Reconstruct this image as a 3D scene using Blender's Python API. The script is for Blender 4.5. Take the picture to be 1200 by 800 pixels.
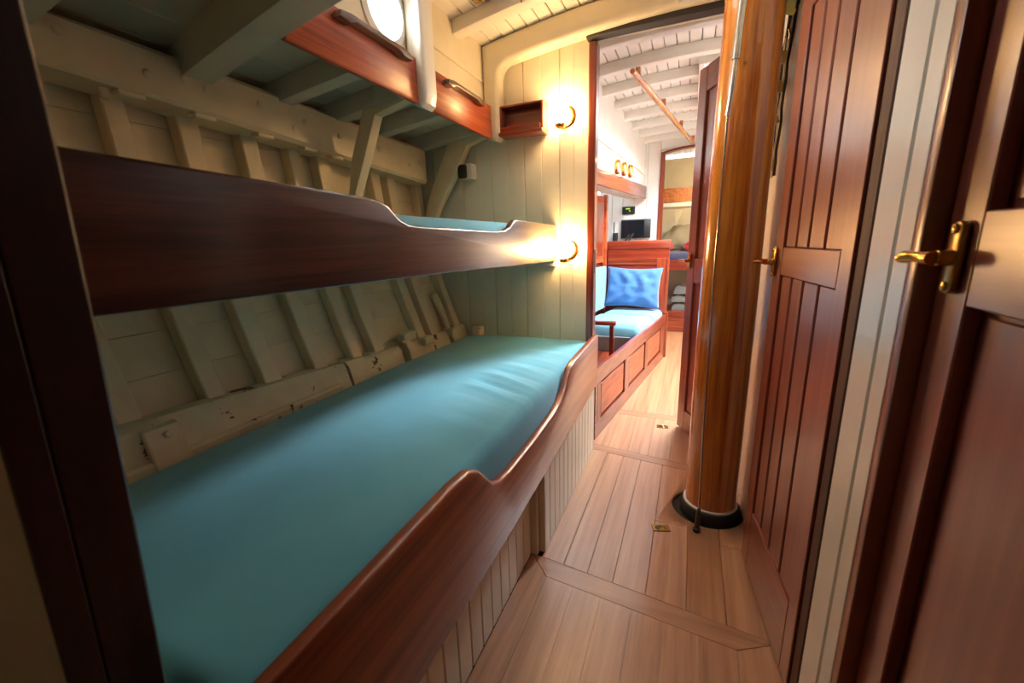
import bpy, bmesh, math, random
from mathutils import Vector, Matrix, noise
random.seed(7)
for o in list(bpy.data.objects): bpy.data.objects.remove(o)
scn = bpy.context.scene
C = scn.collection
# ------------------------------------------------------------------ camera, world, lights
cd = bpy.data.cameras.new('camera'); cam = bpy.data.objects.new('camera', cd); C.objects.link(cam)
cd.sensor_width = 36.0; cd.lens = 490.0/1200*36; cd.clip_start = 0.02
R = Matrix(((0.92164093,-0.0634768,0.3828168),(0.38694572,0.22450153,-0.89435568),(-0.02917212,0.97240411,0.23147187)))
cam.matrix_world = Matrix.Translation((0,0,1.15)) @ R.to_4x4()
cd.dof.use_dof = True; cd.dof.focus_distance = 2.0; cd.dof.aperture_fstop = 4.0
scn.camera = cam
w = bpy.data.worlds.new('sky'); scn.world = w; w.use_nodes = True
bg = w.node_tree.nodes['Background']; bg.inputs[0].default_value = (0.86,0.93,1.0,1); bg.inputs[1].default_value = 3.0
def area(name, loc, rot, sx, sy, power, col, shape='RECTANGLE'):
    l = bpy.data.lights.new(name,'AREA'); l.shape = shape; l.size = sx
    if shape == 'RECTANGLE': l.size_y = sy
    l.energy = power; l.color = col
    o = bpy.data.objects.new(name,l); C.objects.link(o); o.location = loc; o.rotation_euler = rot
    return o
area('saloon_skylight_daylight', (0.27,3.50,2.275), (0,0,0), 0.54, 1.12, 190, (0.84,0.92,1.0))
area('cabin_hatch_daylight', (-0.242,1.69,2.42), (0,0,0), 0.42, 0.22, 7, (0.80,0.90,1.0))
sl = bpy.data.lights.new('sun','SUN'); sl.energy = 9.0; sl.angle = math.radians(14); sl.color = (0.86,0.94,1.0)
sun = bpy.data.objects.new('sun', sl); C.objects.link(sun)
sun.rotation_euler = Vector((-1.12,-2.30,-1.60)).to_track_quat('-Z','Y').to_euler()
area('porthole_daylight', (-1.16,1.355,1.935), (0,-math.pi/2,0), 0.17, 0.17, 10, (0.90,0.95,1.0), 'DISK')
area('fore_cabin_warm_fill', (0.36,5.40,2.36), (0,0,0), 0.35, 0.35, 40, (1.0,0.80,0.52))  # added warm light standing in for an unseen incandescent lamp in the fore cabin
scn.view_settings.view_transform = 'Standard'; scn.view_settings.look = 'None'
scn.view_settings.gamma = 1.0; scn.view_settings.use_curve_mapping = False
scn.view_settings.exposure = 0.22

# ------------------------------------------------------------------ materials
def lin(r,g,b):
    f = lambda c: (c/255/12.92) if c/255 <= 0.04045 else ((c/255+0.055)/1.055)**2.4
    return (f(r),f(g),f(b),1)
def base_mat(name):
    m = bpy.data.materials.new(name); m.use_nodes = True; nt = m.node_tree
    return m, nt, nt.nodes['Principled BSDF']
def coords(nt, scale):
    tc = nt.nodes.new('ShaderNodeTexCoord'); oi = nt.nodes.new('ShaderNodeObjectInfo')
    ad = nt.nodes.new('ShaderNodeVectorMath'); ad.operation = 'ADD'
    mu = nt.nodes.new('ShaderNodeVectorMath'); mu.operation = 'MULTIPLY'
    sc = nt.nodes.new('ShaderNodeMath'); sc.operation = 'MULTIPLY'; sc.inputs[1].default_value = 37.0
    nt.links.new(oi.outputs['Random'], sc.inputs[0])
    nt.links.new(tc.outputs['Object'], ad.inputs[0]); nt.links.new(sc.outputs[0], ad.inputs[1])
    nt.links.new(ad.outputs[0], mu.inputs[0]); mu.inputs[1].default_value = scale
    return mu.outputs[0], oi.outputs['Random']
def noise_n(nt, vec, scale, detail=4, rough=0.55, dist=0.0):
    n = nt.nodes.new('ShaderNodeTexNoise'); n.inputs['Scale'].default_value = scale
    n.inputs['Detail'].default_value = detail; n.inputs['Roughness'].default_value = rough
    n.inputs['Distortion'].default_value = dist; nt.links.new(vec, n.inputs['Vector']); return n
def ramp(nt, fac, stops):
    r = nt.nodes.new('ShaderNodeValToRGB'); e = r.color_ramp.elements
    while len(e) < len(stops): e.new(0.5)
    for k,(p,c) in enumerate(stops): e[k].position = p; e[k].color = c
    nt.links.new(fac, r.inputs[0]); return r.outputs[0]
def bump(nt, b, h, strength, dist=0.01):
    bp = nt.nodes.new('ShaderNodeBump'); bp.inputs['Strength'].default_value = strength; bp.inputs['Distance'].default_value = dist
    nt.links.new(h, bp.inputs['Height']); nt.links.new(bp.outputs[0], b.inputs['Normal'])
def wood(name, dark, mid, light, axis, rough=0.3, coat=0.4, coat_rough=0.12, vary=0.25, bstr=0.08):
    m, nt, b = base_mat(name)
    s = [40.0,40.0,40.0]; s['xyz'.index(axis)] = 1.4
    v, rnd = coords(nt, s)
    n1 = noise_n(nt, v, 1.0, 4, 0.55, 0.15); n2 = noise_n(nt, v, 5.0, 3, 0.6)
    mx = nt.nodes.new('ShaderNodeMath'); mx.operation = 'MULTIPLY_ADD'; mx.inputs[1].default_value = 0.35
    nt.links.new(n2.outputs[0], mx.inputs[0]); nt.links.new(n1.outputs[0], mx.inputs[2])
    col = ramp(nt, mx.outputs[0], [(0.42,dark),(0.62,mid),(0.86,light)])
    hs = nt.nodes.new('ShaderNodeHueSaturation')
    mr = nt.nodes.new('ShaderNodeMapRange'); mr.inputs['To Min'].default_value = 1-vary; mr.inputs['To Max'].default_value = 1+vary
    nt.links.new(rnd, mr.inputs['Value']); nt.links.new(mr.outputs[0], hs.inputs['Value']); nt.links.new(col, hs.inputs['Color'])
    nt.links.new(hs.outputs[0], b.inputs['Base Color'])
    b.inputs['Roughness'].default_value = rough; b.inputs['Coat Weight'].default_value = coat; b.inputs['Coat Roughness'].default_value = coat_rough
    bump(nt, b, n1.outputs[0], bstr, 0.004)
    return m
def paint(name, col, rough=0.42, var=0.06, bstr=0.12, chips=None, coat=0.0):
    m, nt, b = base_mat(name)
    v, rnd = coords(nt, (1,1,1))
    n = noise_n(nt, v, 5.0, 5, 0.6); nb = noise_n(nt, v, 28.0, 3, 0.5)
    d = tuple(c*(1-var*2.2) for c in col[:3])+(1,); l = tuple(min(1,c*(1+var)) for c in col[:3])+(1,)
    cc = ramp(nt, n.outputs[0], [(0.3,d),(0.55,col),(0.8,l)])
    if chips:
        nc = noise_n(nt, v, 9.0, 6, 0.7, 0.4)
        fac = ramp(nt, nc.outputs[0], [(0.0,(0,0,0,1)),(chips[0],(0,0,0,1)),(chips[0]+0.02,(1,1,1,1))])
        mix = nt.nodes.new('ShaderNodeMix'); mix.data_type = 'RGBA'
        nt.links.new(fac, mix.inputs[0]); nt.links.new(cc, mix.inputs[6]); mix.inputs[7].default_value = chips[1]
        cc = mix.outputs[2]
    nt.links.new(cc, b.inputs['Base Color']); b.inputs['Roughness'].default_value = rough
    b.inputs['Coat Weight'].default_value = coat; b.inputs['Coat Roughness'].default_value = 0.15
    bump(nt, b, nb.outputs[0], bstr, 0.004)
    return m
def plain(name, col, rough=0.4, metal=0.0, nscale=40, bstr=0.04):
    m, nt, b = base_mat(name); v,_ = coords(nt,(1,1,1)); n = noise_n(nt, v, nscale, 3)
    d = tuple(c*0.82 for c in col[:3])+(1,)
    nt.links.new(ramp(nt, n.outputs[0], [(0.3,d),(0.7,col)]), b.inputs['Base Color'])
    b.inputs['Roughness'].default_value = rough; b.inputs['Metallic'].default_value = metal
    bump(nt, b, n.outputs[0], bstr, 0.002); return m
def fabric(name, col, sheen=0.3):
    m, nt, b = base_mat(name); v,_ = coords(nt,(1,1,1)); n = noise_n(nt, v, 6, 4); wv = noise_n(nt, v, 420, 2)
    d = tuple(c*0.86 for c in col[:3])+(1,)
    nt.links.new(ramp(nt, n.outputs[0], [(0.3,d),(0.7,col)]), b.inputs['Base Color'])
    b.inputs['Roughness'].default_value = 0.85; b.inputs['Sheen Weight'].default_value = sheen
    bump(nt, b, wv.outputs[0], 0.15, 0.001); return m
def glow(name, col, strength):
    m, nt, b = base_mat(name); v,_ = coords(nt,(1,1,1)); n = noise_n(nt, v, 12, 2)
    d = tuple(c*0.92 for c in col[:3])+(1,)
    nt.links.new(ramp(nt, n.outputs[0], [(0.2,d),(0.8,col)]), b.inputs['Emission Color'])
    b.inputs['Base Color'].default_value = col; b.inputs['Emission Strength'].default_value = strength; return m
def pane_mat(name):
    m = bpy.data.materials.new(name); m.use_nodes = True; nt = m.node_tree; nt.nodes.clear()
    out = nt.nodes.new('ShaderNodeOutputMaterial'); mx = nt.nodes.new('ShaderNodeMixShader')
    t = nt.nodes.new('ShaderNodeBsdfTransparent'); g = nt.nodes.new('ShaderNodeBsdfGlossy'); g.inputs['Roughness'].default_value = 0.03
    mx.inputs[0].default_value = 0.05; nt.links.new(t.outputs[0], mx.inputs[1]); nt.links.new(g.outputs[0], mx.inputs[2]); nt.links.new(mx.outputs[0], out.inputs[0])
    return m
M = {}
M['cream'] = paint('cream_paint', lin(232,224,200), 0.38, 0.04, 0.10)
M['cream_rough'] = paint('cream_paint_rough', lin(232,212,174), 0.40, 0.07, 0.45, coat=0.25)
M['cream_chip'] = paint('cream_paint_chipped', lin(230,214,180), 0.45, 0.08, 0.5, chips=(0.60, lin(96,62,34)))
M['grey_paint'] = paint('grey_paint', lin(202,194,172), 0.45, 0.05, 0.15)
M['white'] = paint('white_paint', lin(240,236,226), 0.28, 0.03, 0.08, coat=0.2)
M['roofwhite'] = paint('roof_white_paint', lin(240,236,228), 0.40, 0.03, 0.10)
M['seam'] = plain('dark_seam', lin(50,40,28), 0.8)
mah = (lin(70,24,14), lin(118,44,24), lin(158,70,38))
for a in 'xyz': M['mah_'+a] = wood('mahogany_'+a, *mah, a, 0.28, 0.5, 0.10, 0.08, 0.05)
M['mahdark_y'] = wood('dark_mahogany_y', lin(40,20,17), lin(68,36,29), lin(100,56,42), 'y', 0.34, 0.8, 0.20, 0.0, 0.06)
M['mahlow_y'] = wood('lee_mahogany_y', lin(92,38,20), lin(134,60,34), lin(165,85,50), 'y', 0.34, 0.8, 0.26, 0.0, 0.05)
M['red_y'] = wood('red_mahogany_y', lin(120,44,20), lin(172,72,34), lin(200,98,52), 'y', 0.40, 0.25, 0.30, 0.05, 0.02)
M['red_x'] = wood('red_mahogany_x', lin(96,30,16), lin(126,44,24), lin(148,60,34), 'x', 0.28, 0.5, 0.10, 0.05, 0.04)
for a in 'xz': M['door_'+a] = wood('door_mahogany_'+a, lin(118,50,31), lin(132,58,37), lin(146,68,44), a, 0.36, 1.0, 0.26, 0.03, 0.0)
M['door_y'] = wood('door_mahogany_y', lin(118,50,31), lin(132,58,37), lin(146,68,44), 'y', 0.36, 1.0, 0.26, 0.03, 0.0)
M['post_z'] = wood('black_brown_post_z', lin(22,12,9), lin(38,20,15), lin(54,30,22), 'z', 0.4, 0.3, 0.25, 0.05, 0.04)
M['jamb_z'] = wood('brown_jamb_z', lin(58,32,20), lin(76,42,26), lin(94,54,34), 'z', 0.6, 0.0, 0.3, 0.03, 0.0)
M['floor_y'] = wood('teak_floor_y', lin(148,98,64), lin(174,122,84), lin(192,142,102), 'y', 0.36, 1.0, 0.36, 0.07, 0.03)
M['floor_x'] = wood('teak_floor_x', lin(138,90,58), lin(162,112,76), lin(180,130,94), 'x', 0.36, 1.0, 0.36, 0.05, 0.03)
M['pine_z'] = wood('pine_mast_z', lin(134,58,12), lin(184,96,22), lin(212,132,40), 'z', 0.22, 0.8, 0.06, 0.0, 0.03)
M['rail_y'] = wood('handrail_y', lin(130,66,26), lin(178,100,44), lin(206,134,66), 'y', 0.25, 0.5, 0.1, 0.0, 0.03)
M['teal'] = fabric('teal_canvas', lin(92,176,198))
M['paleblue'] = fabric('pale_blue_canvas', lin(112,172,192))
M['blue'] = fabric('blue_cotton', lin(62,112,172))
M['navy'] = fabric('navy_cloth', lin(50,52,84)); M['redcloth'] = fabric('red_cloth', lin(190,40,40))
M['greycloth'] = fabric('grey_blanket', lin(120,116,108)); M['tancloth'] = fabric('tan_canvas', lin(196,180,140))
M['greybox'] = plain('grey_board', lin(120,122,120), 0.6)
M['brass'] = plain('brass', lin(205,160,80), 0.18, 1.0, 30, 0.02)
M['agedbrass'] = plain('aged_brass', lin(150,116,62), 0.28, 1.0, 30, 0.05)
M['steel'] = plain('steel', lin(200,198,190), 0.25, 1.0, 60, 0.03)
M['black'] = plain('black_plastic', lin(28,27,28), 0.45)
M['rubber'] = plain('black_rubber', lin(22,18,15), 0.7)
M['charcoal'] = plain('charcoal_strip', lin(58,52,46), 0.6)
M['darkmetal'] = plain('dark_metal', lin(92,84,70), 0.4, 0.8)
M['screen'] = plain('screen_black', lin(24,28,34), 0.12)
M['lcd'] = glow('green_lcd', lin(170,220,60), 0.8)
M['tag'] = plain('yellow_tag', lin(212,200,120), 0.5)
M['wirewhite'] = plain('white_cable', lin(220,214,196), 0.5); M['wireblack'] = plain('black_cable', lin(26,26,26), 0.5)
M['globe'] = glow('lit_globe', (1.0,0.63,0.27,1), 98.0)
M['pane'] = pane_mat('clear_pane')
M['gauge'] = plain('gauge_face', lin(236,232,220), 0.4)
M['plate'] = plain('white_plate', lin(226,220,204), 0.4)

# ------------------------------------------------------------------ builders
class MB:
    def __init__(s): s.bm = bmesh.new()
    def _bev(s, faces, off, seg):
        es = list({e for f in faces for e in f.edges})
        bmesh.ops.bevel(s.bm, geom=es, offset=off, segments=seg, profile=0.5, affect='EDGES', clamp_overlap=True)
    def box(s, x0,x1,y0,y1,z0,z1, bev=0, seg=1):
        v = [s.bm.verts.new((x,y,z)) for z in (z0,z1) for y in (y0,y1) for x in (x0,x1)]
        fs = [s.bm.faces.new([v[i] for i in q]) for q in ((0,2,3,1),(4,5,7,6),(0,1,5,4),(2,6,7,3),(0,4,6,2),(1,3,7,5))]
        if bev: s._bev(fs, bev, seg)
        return s
    def prism(s, pts, axis, a0, a1, bev=0, seg=1):
        def P(p,a): return {'x':(a,p[0],p[1]),'y':(p[0],a,p[1]),'z':(p[0],p[1],a)}[axis]
        A = [s.bm.verts.new(P(p,a0)) for p in pts]; B = [s.bm.verts.new(P(p,a1)) for p in pts]
        fs = [s.bm.faces.new(A), s.bm.faces.new(B[::-1])]
        n = len(pts); sides = []
        for i in range(n):
            f = s.bm.faces.new((A[i],B[i],B[(i+1)%n],A[(i+1)%n])); sides.append(f)
        bmesh.ops.recalc_face_normals(s.bm, faces=fs+sides)
        if bev:
            es = list({e for f in fs for e in f.edges})
            bmesh.ops.bevel(s.bm, geom=es, offset=bev, segments=seg, profile=0.5, affect='EDGES', clamp_overlap=True)
        return s
    def tube(s, pts, r, n=10):
        pts = [Vector(p) for p in pts]; rs = r if isinstance(r,(list,tuple)) else [r]*len(pts)
        t0 = (pts[1]-pts[0]).normalized(); up = Vector((0,0,1)) if abs(t0.z) < 0.9 else Vector((1,0,0))
        nrm = (up - t0*up.dot(t0)).normalized(); rings = []
        for i,p in enumerate(pts):
            t = (pts[min(i+1,len(pts)-1)]-pts[max(i-1,0)]).normalized()
            nrm = (nrm - t*nrm.dot(t)).normalized(); b = t.cross(nrm)
            rings.append([s.bm.verts.new(p+(nrm*math.cos(2*math.pi*k/n)+b*math.sin(2*math.pi*k/n))*rs[i]) for k in range(n)])
        fs = []
        for a,b in zip(rings,rings[1:]):
            for k in range(n): fs.append(s.bm.faces.new((a[k],a[(k+1)%n],b[(k+1)%n],b[k])))
        fs.append(s.bm.faces.new(rings[0][::-1])); fs.append(s.bm.faces.new(rings[-1]))
        bmesh.ops.recalc_face_normals(s.bm, faces=fs); return s
    def lathe(s, prof, org, d, n=24, caps=True):
        org = Vector(org); d = Vector(d).normalized()
        u = d.orthogonal().normalized(); v = d.cross(u); rings = []
        for r,t in prof:
            r = max(r,1e-4)
            rings.append([s.bm.verts.new(org+d*t+(u*math.cos(2*math.pi*k/n)+v*math.sin(2*math.pi*k/n))*r) for k in range(n)])
        fs = []
        for a,b in zip(rings,rings[1:]):
            for k in range(n): fs.append(s.bm.faces.new((a[k],a[(k+1)%n],b[(k+1)%n],b[k])))
        if caps: fs.append(s.bm.faces.new(rings[0][::-1])); fs.append(s.bm.faces.new(rings[-1]))
        else: bmesh.ops.remove_doubles(s.bm, verts=s.bm.verts, dist=1e-6)
        bmesh.ops.recalc_face_normals(s.bm, faces=[f for f in s.bm.faces]); return s
    def grid(s, f, nu, nv):
        g = [[s.bm.verts.new(f(i/nu,j/nv)) for j in range(nv+1)] for i in range(nu+1)]
        for i in range(nu):
            for j in range(nv): s.bm.faces.new((g[i][j],g[i+1][j],g[i+1][j+1],g[i][j+1]))
        return s
    def xf(s, m): bmesh.ops.transform(s.bm, matrix=m, verts=s.bm.verts); return s
    def build(s, name, mat, parent=None, ang=35, kind=None):
        me = bpy.data.meshes.new(name)
        vs = s.bm.verts
        lo = Vector((min(v.co[i] for v in vs) for i in range(3))); hi = Vector((max(v.co[i] for v in vs) for i in range(3)))
        c = Vector(((lo.x+hi.x)/2,(lo.y+hi.y)/2,lo.z))
        bmesh.ops.translate(s.bm, vec=-c, verts=s.bm.verts)
        s.bm.to_mesh(me); s.bm.free()
        for p in me.polygons: p.use_smooth = True
        me.set_sharp_from_angle(angle=math.radians(ang))
        me.materials.append(M[mat] if isinstance(mat,str) else mat)
        o = bpy.data.objects.new(name, me); C.objects.link(o)
        if parent is not None:
            o.parent = parent; o.location = c - wloc(parent)
        else: o.location = c
        if kind: o['kind'] = kind
        return o
def wloc(o):
    l = Vector(o.location)
    while o.parent is not None: o = o.parent; l += Vector(o.location)
    return l
def tag(o, label, cat, group=None):
    o['label'] = label; o['category'] = cat
    if group: o['group'] = group
    return o
def thing(name, label, cat, loc, group=None):
    o = bpy.data.objects.new(name, None); C.objects.link(o); o.location = loc; o.empty_display_size = 0.1
    return tag(o, label, cat, group)
def box(name, mat, parent, *a, bev=0.003, seg=1, **k): return MB().box(*a, bev=bev, seg=seg).build(name, mat, parent, **k)
def struct(o): o['kind'] = 'structure'; return o

ZR = lambda x: 2.185-0.09*x*x           # coachroof underside
ZD = lambda x: 1.822-0.0475*x*x         # side deck underside
YB = 2.19                               # bulkhead face
# hull section: inner face of the ribs
HS = [(0.0,-0.86),(0.3,-1.07),(0.5,-1.18),(0.64,-1.25),(0.85,-1.33),(1.05,-1.395),(1.2,-1.43),(1.35,-1.455),(1.5,-1.47),(1.75,-1.49),(1.9,-1.50)]
def hx(z):
    for (a,b),(c,d) in zip(HS,HS[1:]):
        if z <= c: return b+(d-b)*(z-a)/(c-a)
    return HS[-1][1]

# ------------------------------------------------------------------ floor
floor = struct(MB().box(-1.3,1.5,-0.9,6.6,-0.08,-0.022).build('floor','seam'))
def plank(pts, mat='floor_y', cut=None, parent=floor, g=0.0008):
    cx = sum(p[0] for p in pts)/len(pts); cy = sum(p[1] for p in pts)/len(pts)
    pp = [(p[0]+(g if p[0]<cx else -g), p[1]+(g if p[1]<cy else -g)) for p in pts]
    mb = MB().prism(pp,'z',-0.022,0.0, 0.0006)
    o = mb.build('floor_plank', mat, parent)
    if cut:
        cm = MB().lathe([(cut[2],-0.2),(cut[2],0.2)], (cut[0],cut[1],0),(0,0,1),40).build('cutter','seam')
        md = o.modifiers.new('b','BOOLEAN'); md.operation = 'DIFFERENCE'; md.object = cm; md.solver = 'EXACT'
        bpy.context.view_layer.update()
        dg = bpy.context.evaluated_depsgraph_get(); me = bpy.data.meshes.new_from_object(o.evaluated_get(dg))
        o.modifiers.clear(); o.data = me; bpy.data.objects.remove(cm)
    return o
s2 = lambda x: 1.27-(x+0.487)*0.118        # far edge of the transverse board
s2n = lambda x: 1.18-(x+0.40)*0.108        # near edge of it
plank([(-0.487,-0.6),(-0.40,-0.6),(-0.40,s2n(-0.40)),(-0.487,s2(-0.487))])
plank([(-0.487,s2(-0.487)),(-0.40,s2n(-0.40)),(0.19,s2n(0.19)),(0.30,s2(0.30))],'floor_x')
plank([(0.19,-0.6),(0.30,-0.6),(0.30,s2(0.30)),(0.19,s2n(0.19))])
xs = [-0.40,-0.30,-0.205,-0.105,-0.01,0.09,0.19]
for a,b in zip(xs,xs[1:]): plank([(a,-0.6),(b,-0.6),(b,s2n(b)),(a,s2n(a))], g=0.0001)
hole = (0.13,1.795,0.142)
plank([(-0.445,s2(-0.445)),(-0.36,s2(-0.36)),(-0.36,2.145),(-0.445,2.152)])
s1 = lambda x: 2.152-(x+0.445)*0.13
for a,b,sp in ((-0.36,-0.27,None),(-0.27,-0.18,None),(-0.18,-0.07,None),(-0.07,0.055,1.63),(0.055,0.17,None),(0.17,0.315,1.56)):
    ys = [s2(a)]+([sp] if sp else [])+[s1(a)]
    for k in range(len(ys)-1):
        y0a = s2(a) if k==0 else ys[k]; y0b = s2(b) if k==0 else ys[k]
        y1a = s1(a) if k==len(ys)-2 else ys[k+1]; y1b = s1(b) if k==len(ys)-2 else ys[k+1]
        near = b > -0.02 and y1a > 1.65
        plank([(a,y0a),(b,y0b),(b,y1b),(a,y1a)], cut=hole if near else None)
# saloon sole
plank([(-0.46,2.157),(0.6,s1(0.6)),(0.6,s1(0.6)+0.06),(-0.46,2.217)],'floor_x')
xs = [-0.50,-0.37,-0.26,-0.15,-0.04,0.07,0.18,0.30,0.42,0.6]
for a,b in zip(xs,xs[1:]):
    ya = 2.217-(a+0.46)*0.13; yb = 2.217-(b+0.46)*0.13
    plank([(a,ya),(b,yb),(b,2.70),(a,2.70)], g=0.0005); plank([(a,2.775),(b,2.775),(b,5.02),(a,5.02)], g=0.0005)
plank([(-0.5,2.70),(0.6,2.70),(0.6,2.775),(-0.5,2.775)],'floor_x')
plank([(0.6,2.0),(1.3,2.0),(1.3,5.02),(0.6,5.02)]); plank([(-0.6,5.02),(0.6,5.02),(0.6,6.5),(-0.6,6.5)])
def ring_pull(x,y,ang):
    m = Matrix.Translation((x,y,0)) @ Matrix.Rotation(ang,4,'Z')
    p = MB().box(-0.034,0.034,-0.02,0.02,-0.001,0.0035,0.001).xf(m).build('ring_pull','agedbrass',floor)
    MB().lathe([(0.012,0.0036),(0.012,0.0042)],(0,0,0),(0,0,1),16).xf(m@Matrix.Translation((-0.012,0,0))).build('finger_hole','black',p)
    MB().tube([(0.004+0.013*math.cos(t*0.5236), 0.013*math.sin(t*0.5236), 0.0045) for t in range(13)],0.0018,6).xf(m).build('ring','brass',p)
ring_pull(-0.045,1.585,0.3); ring_pull(-0.10,2.58,0.1)

# ------------------------------------------------------------------ hull side
def hullstrip(z0,z1,off,th,y0,y1,name,mat,parent,g=0.0015):
    n = 3; pts = []
    for k in range(n+1):
        z = z0+g+(z1-z0-2*g)*k/n; pts.append((hx(z)-off,z))
    for k in range(n,-1,-1):
        z = z0+g+(z1-z0-2*g)*k/n; pts.append((hx(z)-off-th,z))
    return MB().prism(pts,'y',y0,y1,0).build(name,mat,parent)
wl = struct(hullstrip(0.02,1.88,0.078,0.03,-0.85,6.4,'wall_left','seam',None,0))
zz = [0.30,0.44,0.58,0.70,0.815,0.93,1.045,1.16,1.275,1.39,1.52,1.66,1.80]
for a,b in zip(zz,zz[1:]): hullstrip(a,b,0.05,0.026,-0.8,2.188,'hull_plank','cream_rough',wl,0.0008)
for (y0,y1) in ((0.31,0.37),(0.50,0.56),(0.715,0.77),(0.90,0.96),(1.10,1.16),(1.29,1.345),(1.42,1.485),(1.75,1.81),(1.86,1.92),(2.11,2.165)):
    pts = []; n = 14
    for k in range(n+1):
        z = 0.35+1.38*k/n; pts.append((hx(z),z))
    for k in range(n,-1,-1):
        z = 0.35+1.38*k/n; pts.append((hx(z)-0.05,z))
    MB().prism(pts,'y',y0+random.uniform(-.004,.004),y1+random.uniform(-.004,.004),0.004).build('rib','cream_rough',wl)
# short split rib end by the bulkhead
MB().prism([(-1.29,0.66),(-1.268,0.66),(-1.315,0.80),(-1.345,0.87),(-1.375,0.86),(-1.33,0.78)],'y',2.03,2.07,0.003).build('rib_doubler','cream_chip',wl)
# beam shelf
t1 = MB()
def zsb(y): return 1.575-0.063*(y-0.57)      # bottom
def zst(y): return 1.70-0.028*(y-0.57)
n = 24
def shelf_pt(u,v):
    y = -0.8+2.90*u; zb,zt = zsb(y),zst(y); xf = -1.385
    ring = [(xf,zb+0.012),(xf,zt-0.012),(xf-0.012,zt),(xf-0.12,zt),(xf-0.12,zb),(xf-0.012,zb),(xf,zb+0.012)]
    k = int(round(v*6)); j = noise.noise(Vector((y*3,(k%6)*1.7,0)))*0.004
    return (ring[k][0]+j, y, ring[k][1]+j)
t1.grid(shelf_pt, n, 6)
bmesh.ops.remove_doubles(t1.bm, verts=t1.bm.verts, dist=1e-5); bmesh.ops.holes_fill(t1.bm, edges=t1.bm.edges, sides=0)
bmesh.ops.recalc_face_normals(t1.bm, faces=t1.bm.faces)
trim1 = struct(t1.build('trim_1','cream_rough',ang=30))
for y,dz in ((0.62,.085),(0.79,.06),(0.885,.08),(0.945,.075),(1.12,.09),(1.25,.05),(1.30,.085),(1.47,.08),(1.72,.09),(1.95,.07),(2.04,.10)):
    MB().lathe([(0.011,0),(0.011,0.004),(0.007,0.008),(0,0.009)],(-1.387,y,zsb(y)+dz),(1,0,0),10).build('bolt_head','cream_rough',trim1)
MB().tube([(-1.42,0.70,1.565),(-1.42,0.70,1.54)],0.010,8).build('bolt_end','cream_rough',trim1)
for y in (0.745,0.93,1.13,1.32,1.455): MB().box(-1.43,-1.39,y-0.028,y+0.034,zsb(y)-0.012,zsb(y)+0.002,0.003).build('wedge','cream_rough',trim1)
# bunk stringer along the hull behind the lower mattress
def stringer(y0,y1,zt0,zt1,parent):
    mb = MB()
    def sp(u,v):
        y = y0+(y1-y0)*u; zt = zt0+(zt1-zt0)*u; k = int(round(v*5))
        ring = [(-1.235,zt-0.115),(-1.215,zt-0.10),(-1.238,zt-0.02),(-1.255,zt),(-1.30,zt),(-1.235,zt-0.115)]
        j = noise.noise(Vector((y*5,(k%5)*3.1,2)))*0.005
        return (ring[k][0]+j,y,ring[k][1]+j)
    mb.grid(sp, 14, 5); bmesh.ops.remove_doubles(mb.bm, verts=mb.bm.verts, dist=1e-5); bmesh.ops.holes_fill(mb.bm, edges=mb.bm.edges, sides=0)
    bmesh.ops.recalc_face_normals(mb.bm, faces=mb.bm.faces)
    return mb.build('stringer_length' if parent else 'trim_2','cream_chip',parent)
trim2 = struct(stringer(0.24,1.21,0.752,0.70,None))
stringer(1.225,1.56,0.700,0.685,trim2); stringer(1.66,1.98,0.680,0.672,trim2); stringer(2.02,2.18,0.676,0.676,trim2)
MB().box(-1.262,-1.20,0.24,1.15,0.60,0.64,0.006).build('lower_batten','cream_chip',trim2)
for y,wd in ((0.56,0.085),(1.60,0.05)):
    MB().prism([(-1.19,0.60),(-1.20,0.66),(-1.222,0.715 if y<1 else 0.70),(-1.245,0.72 if y<1 else 0.705),(-1.25,0.60)],'y',y-wd/2,y+wd/2,0.004).build('clamp_block','cream_rough',trim2)
MB().lathe([(0.010,0),(0.010,0.007),(0.006,0.011)],(-1.215,0.565,0.695),(1,0,0.3),8).build('bolt_head','cream_rough',trim2)
MB().lathe([(0.010,0),(0.010,0.007),(0.006,0.011)],(-1.232,0.47,0.725),(1,0,0.3),8).build('bolt_head','cream_rough',trim2)
MB().box(-1.29,-1.245,1.60,1.70,0.69,0.735,0.006).build('packing_block','cream_chip',trim2)
MB().box(-1.255,-1.21,1.72,1.80,0.655,0.69,0.005).build('packing_block','cream_chip',trim2)
MB().box(-1.255,-1.205,1.98,2.02,0.64,0.685,0.005).build('packing_block','cream_chip',trim2)
MB().box(-1.16,-1.11,2.12,2.18,0.62,0.672,0.005).build('packing_block','cream_chip',trim2)

# ------------------------------------------------------------------ ceiling
ceil = MB()
ceil.prism([(-1.60,ZD(1.6)+0.02),(-1.05,ZD(1.05)+0.02),(-0.5,ZD(.5)+0.02),(0,ZD(0)+0.02),(0.5,ZD(.5)+0.02),(1.5,ZD(1.4)+0.02),(1.5,1.9),(-1.6,1.9)],'y',-0.9,0.93)
ceilo = struct(ceil.build('ceiling','seam'))
def dplank(x0,x1,y0,y1,zf,mat,parent,g=0.002,th=0.018,name='deck_plank'):
    c = 0.004
    pts = [(x0+g,zf(x0)+c),(x0+g+c,zf(x0+c)),(x1-g-c,zf(x1-c)),(x1-g,zf(x1)+c),(x1-g,zf(x1)+th),(x0+g,zf(x0)+th)]
    return MB().prism(pts,'y',y0,y1).build(name,mat,parent,20)
xs = [-1.56+0.13*k for k in range(23)]
for a,b in zip(xs,xs[1:]):
    dplank(a,b,-0.85,0.93,ZD,'grey_paint',ceilo,0.001)
for a,b in ((-1.56,-1.43),(-1.43,-1.30),(-1.30,-1.17),(-1.17,-1.04)): dplank(a,b,0.93,YB,ZD,'grey_paint',ceilo,0.001)
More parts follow.
